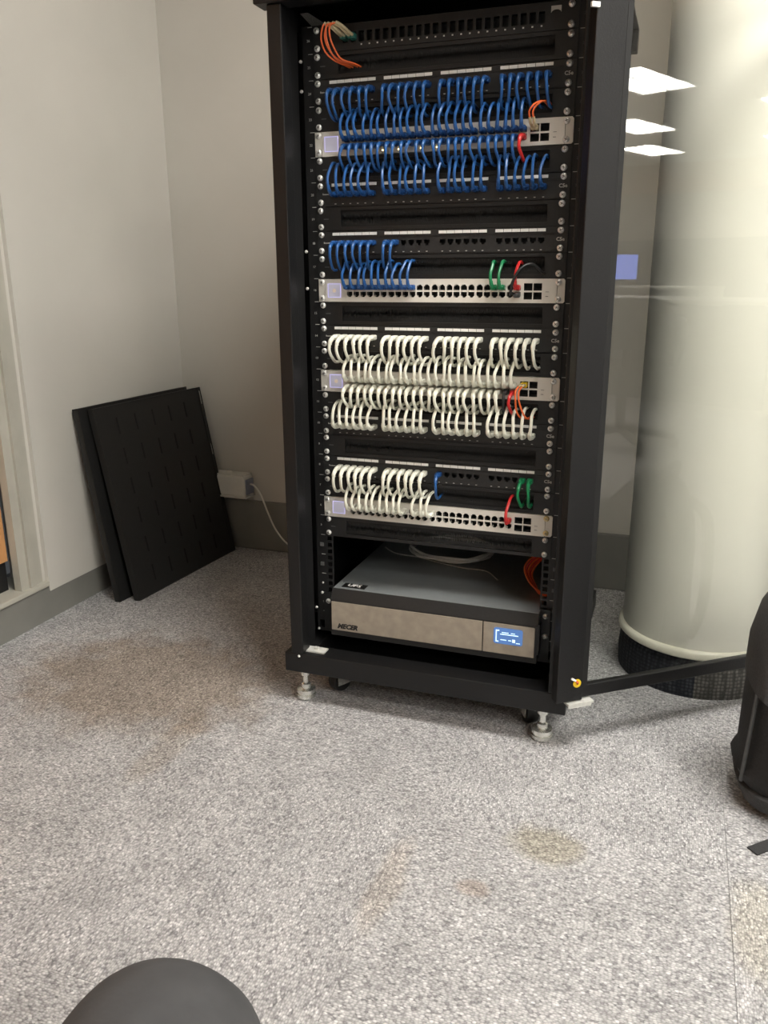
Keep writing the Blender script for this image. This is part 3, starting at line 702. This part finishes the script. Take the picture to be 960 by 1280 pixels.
# ------------------------------------------------------------------ white adapter box above the back skirting
t = thing('adapter_box', 'white plastic power adapter box on the skirting in the corner', 'adapter', (-.933, .810, .190), -.05)
o = part('body', MB().box(-.072, .062, -.026, .028, .004, .074), 'plastic', t); bevel(o, .008, 3)
o = part('end_plate', MB().box(.062, .068, -.024, .022, .012, .064), 'bluegrey', t); bevel(o, .003)
part('cap', MB().lathe([(.012, 0), (.012, .006), (.009, .010), (0, .011)], (-.012, 0, .073), 'z', 16), 'plastic', t)
part('lid', MB().box(-.066, .056, -.022, .025, .0735, .078), 'plastic', t)
part('base_flange', MB().box(-.07, .066, -.029, .029, 0, .006), 'plastic', t)
part('cable', MB().tube([(.066, 0, .045), (.085, -.004, .042), (.110, -.008, .016), (.135, -.008, -.045), (.165, -.008, -.105), (.215, -.01, -.15), (.30, -.01, -.17)], .0028, 7, 6), 'plastic', t)

# ------------------------------------------------------------------ backpack
def loft(rings, closed_top=True, n=28):
    """rings: (z, cx, cy, rx, ry, power) super-ellipse sections"""
    m = MB(); vs = []; fs = []
    for z, cx, cy, rx, ry, pw in rings:
        for k in range(n):
            a = 2 * math.pi * k / n; ca, sa = math.cos(a), math.sin(a)
            vs.append((cx + rx * math.copysign(abs(ca) ** (2 / pw), ca), cy + ry * math.copysign(abs(sa) ** (2 / pw), sa), z))
    for i in range(len(rings) - 1):
        for k in range(n): fs.append((i * n + k, i * n + (k + 1) % n, (i + 1) * n + (k + 1) % n, (i + 1) * n + k))
    fs.append(list(range(n - 1, -1, -1))); fs.append([(len(rings) - 1) * n + k for k in range(n)])
    m._add(vs, fs, 0, True); return m
t = thing('backpack', 'black backpack standing on the carpet at the right edge of the picture', 'backpack', (.775, -.11, 0), .10)
body = loft([(.004, 0, 0, .12, .070, 3), (.02, 0, 0, .150, .094, 3), (.055, 0, 0, .168, .106, 3), (.075, 0, 0, .178, .108, 3), (.095, 0, 0, .168, .104, 3), (.20, 0, 0, .167, .102, 3), (.28, .002, .002, .165, .098, 3), (.34, .004, .005, .158, .090, 2.8), (.39, .008, .008, .143, .078, 2.6), (.43, .012, .010, .116, .060, 2.4), (.455, .016, .012, .080, .040, 2), (.465, .018, .012, .03, .016, 2)])
part('body', body, 'pack', t)
pk = loft([(.05, 0, -.090, .095, .030, 2.6), (.06, 0, -.096, .118, .040, 2.6), (.12, 0, -.098, .126, .042, 2.6), (.20, 0, -.096, .122, .038, 2.6), (.24, 0, -.092, .108, .028, 2.4), (.252, 0, -.088, .08, .012, 2.2)])
part('front_pocket', pk, 'pack', t)
part('side_panel', loft([(.228, -.150, -.02, .010, .080, 2.4), (.236, -.152, -.02, .019, .088, 2.4), (.30, -.150, -.018, .020, .084, 2.4), (.36, -.138, -.014, .020, .074, 2.4), (.40, -.122, -.012, .018, .060, 2.4), (.42, -.108, -.012, .012, .04, 2.4)]), 'pack2', t, label='grey side panel')
part('zip', MB().tube([(-.170, -.055, .06), (-.166, -.06, .16), (-.160, -.060, .27), (-.145, -.052, .35), (-.105, -.035, .42), (.01, -.010, .463), (.12, -.03, .42), (.155, -.05, .30)], .0035, 8, 5), 'recess', t)
part('zip', MB().tube([(-.122, -.118, .085), (-.118, -.128, .18), (-.10, -.126, .232), (0, -.124, .25), (.10, -.126, .232), (.118, -.128, .18)], .003, 8, 5), 'slot', t)
part('shoulder_strap', MB().tube([(-.05, .075, .40), (-.08, .115, .36), (-.10, .125, .25), (-.11, .12, .12), (-.10, .10, .05)], .013, 8, 5), 'pack2', t)
part('shoulder_strap', MB().tube([(.07, .075, .40), (.09, .115, .36), (.10, .125, .25), (.11, .12, .12), (.10, .10, .05)], .013, 8, 5), 'pack2', t)
part('grab_handle', MB().tube([(-.01, .04, .445), (0, .05, .480), (.03, .055, .490), (.06, .05, .480), (.07, .04, .445)], .007, 8, 5), 'pack2', t)
part('skid_base', loft([(.001, 0, 0, .135, .085, 3), (.015, 0, 0, .160, .102, 3), (.045, 0, 0, .171, .111, 3), (.050, 0, 0, .165, .106, 3)]), 'pack2', t)

# flat strap on the carpet
t = thing('webbing_strap', 'flat black strap lying on the carpet below the backpack', 'strap', (.629, -.292, 0))
sm2 = MB()
pts = [(0, 0), (.05, .048), (.11, .10), (.18, .150), (.26, .185), (.34, .20)]
vs = []; fs = []
for i, (x, y) in enumerate(pts):
    a, c_ = pts[max(i - 1, 0)], pts[min(i + 1, len(pts) - 1)]
    d = V((c_[0] - a[0], c_[1] - a[1])).normalized(); nx, ny = -d.y * .0105, d.x * .0105
    for zz in (.0005, .0025): vs += [(x + nx, y + ny, zz), (x - nx, y - ny, zz)]
for i in range(len(pts) - 1):
    a, c_ = i * 4, i * 4 + 4
    fs += [(a + 2, a + 3, c_ + 3, c_ + 2), (a, c_, c_ + 1, a + 1), (a, a + 2, c_ + 2, c_), (a + 1, c_ + 1, c_ + 3, a + 3)]
fs += [(0, 1, 3, 2), (len(vs) - 4, len(vs) - 2, len(vs) - 1, len(vs) - 3)]
sm2._add(vs, fs); part('strap', sm2, 'strap', t)

# ------------------------------------------------------------------ the sitting photographer's leg: one continuous skinned surface
def skin(name, verts, edges, radii, root, mname, parent, sub=2):
    me = bpy.data.meshes.new(name); me.from_pydata(verts, edges, []); me.materials.append(M[mname])
    o = ob(name, me, parent)
    s_ = o.modifiers.new('skin', 'SKIN'); s_.use_smooth_shade = True
    if not me.skin_vertices: 
        bpy.context.view_layer.objects.active = o; me.attributes.new('x', 'FLOAT', 'POINT')
    for i, r in enumerate(radii): me.skin_vertices[0].data[i].radius = (r, r); me.skin_vertices[0].data[i].use_root = (i == root)
    m = o.modifiers.new('sub', 'SUBSURF'); m.levels = sub; m.render_levels = sub
    return o
t = thing('person', 'bent knee of a sitting person in dark grey trousers at the bottom edge', 'person', (0, 0, 0))
K = V((.184, -1.250, .426)); Hp = V((.325, -1.70, .450)); An = V((.205, -1.235, .085))
lv = []; lr_ = []
for q, r in ((0, .094), (.2, .091), (.4, .086), (.6, .080), (.8, .074)): lv.append(Hp.lerp(K, q)); lr_.append(r)
lv.append(K + V((-.004, .012, .004))); lr_.append(.068)
for q, r in ((.16, .064), (.32, .062), (.5, .062), (.68, .055), (.86, .050), (1, .052)): lv.append(K.lerp(An, q)); lr_.append(r)
m = MB().tube(lv, lambda q: 0, 3, 1) if False else MB()
# swept round sections along hip - knee - ankle
def limb(P, Rr, n=24, sub=6):
    Q = []; Rq = []; mm = len(P)
    for i in range(mm - 1):
        p0, p1, p2, p3 = P[max(i - 1, 0)], P[i], P[i + 1], P[min(i + 2, mm - 1)]
        for k in range(sub):
            t_ = k / sub
            Q.append(.5 * ((2 * p1) + (p2 - p0) * t_ + (2 * p0 - 5 * p1 + 4 * p2 - p3) * t_ * t_ + (3 * p1 - p0 - 3 * p2 + p3) * t_ ** 3)); Rq.append(Rr[i] * (1 - t_) + Rr[i + 1] * t_)
    Q.append(P[-1]); Rq.append(Rr[-1])
    return MB().tube(Q, lambda q: Rq[min(int(round(q * (len(Rq) - 1))), len(Rq) - 1)], n, 1)
o = part('leg', limb(lv, lr_), 'trouser', t)
sub_ = o.modifiers.new('remesh', 'REMESH'); sub_.mode = 'VOXEL'; sub_.voxel_size = .007; sub_.use_smooth_shade = True
sm3 = o.modifiers.new('smooth', 'SMOOTH'); sm3.iterations = 14; sm3.factor = .6
sh = loft([(.002, 0, .05, .042, .135, 2.4), (.022, 0, .05, .046, .140, 2.4), (.045, 0, .045, .044, .132, 2.3), (.070, 0, .02, .040, .095, 2.2), (.092, 0, -.015, .042, .060, 2), (.105, 0, -.025, .044, .050, 2)])
part('shoe', sh, 'shoe', t, (An.x, An.y - .0 + .02, 0), (0, 0, .33))

# ------------------------------------------------------------------ the office off to the right, seen mirrored in the glass
t = thing('office_chair', 'dark office chair mirrored in the glass door', 'chair', (3.25, -1.0, 0), 1.2)
part('seat', loft([(.43, 0, 0, .22, .22, 3), (.45, 0, 0, .245, .24, 3), (.49, 0, 0, .245, .24, 3), (.505, 0, 0, .22, .215, 3)]), 'darkpanel', t)
part('backrest', loft([(.54, 0, .25, .20, .03, 3), (.58, 0, .255, .225, .035, 3), (.70, 0, .27, .215, .032, 3), (.765, 0, .28, .17, .028, 2.6), (.785, 0, .282, .10, .018, 2.2)]), 'darkpanel', t)
for sx in (-1, 1): part('armrest', MB().tube([(sx * .25, .10, .46), (sx * .28, .08, .60), (sx * .28, .02, .66), (sx * .28, -.18, .66)], .018, 8, 4), 'black', t)
part('gas_lift', MB().lathe([(.028, .08), (.028, .30), (.018, .30), (.018, .43)], n=14), 'black', t)
bs = MB()
for k in range(5):
    a = k * 2 * math.pi / 5; bs.tube([(0, 0, .10), (.15 * math.cos(a), .15 * math.sin(a), .085), (.29 * math.cos(a), .29 * math.sin(a), .065)], .020, 8, 3)
    bs.lathe([(0, -.02), (.028, -.02), (.028, .02), (0, .02)], (.29 * math.cos(a), .29 * math.sin(a), .03), 'x', 12)
part('star_base', bs, 'black', t)
part('back_bracket', MB().tube([(0, .10, .44), (0, .24, .46), (0, .27, .62)], .022, 8, 3), 'black', t)
def desk(label, loc, L_=1.6):
    t = thing('office_desk', label, 'desk', loc, .17)
    o = part('desk_top', MB().box(-.4, .4, -L_ / 2, L_ / 2, .70, .725), 'desk', t); bevel(o, .004)
    part('front_screen', MB().box(-.40, -.37, -L_ / 2, L_ / 2, .05, 1.12 if False else .69), 'darkpanel', t)
    for sy in (-1, 1): part('desk_leg', MB().box(-.38, .38, sy * (L_ / 2 - .03) - .015, sy * (L_ / 2 - .03) + .015, 0, .70), 'desk', t)
    return t
desk('dark fronted office desk nearest in the mirrored room', (5.2, -1.75, 0), 2.6)
desk('far office desk carrying the blue screen in the mirrored room', (9.9, -3.3, 0), 2.4)
t = thing('computer_monitor', 'computer monitor with a blue screen mirrored in the glass door', 'monitor', (9.8, -3.32, .725), .17)
part('housing', MB().box(-.02, .025, -.28, .28, .07, .40), 'black', t)
part('screen', MB().box(-.024, -.02, -.265, .265, .085, .385), 'monitor', t)
part('stand', MB().box(.0, .02, -.03, .03, .01, .10).box(-.08, .08, -.11, .11, 0, .01), 'black', t)
t = thing('partition_screen', 'dark upholstered partition across the mirrored office', 'partition', (11.8, -3.6, 0), .17)
part('panel', MB().box(-.03, .03, -1.8, 1.8, .03, 1.35), 'darkpanel', t)
part('foot', MB().box(-.2, .2, -1.7, -1.64, 0, .03).box(-.2, .2, 1.64, 1.7, 0, .03), 'black', t)
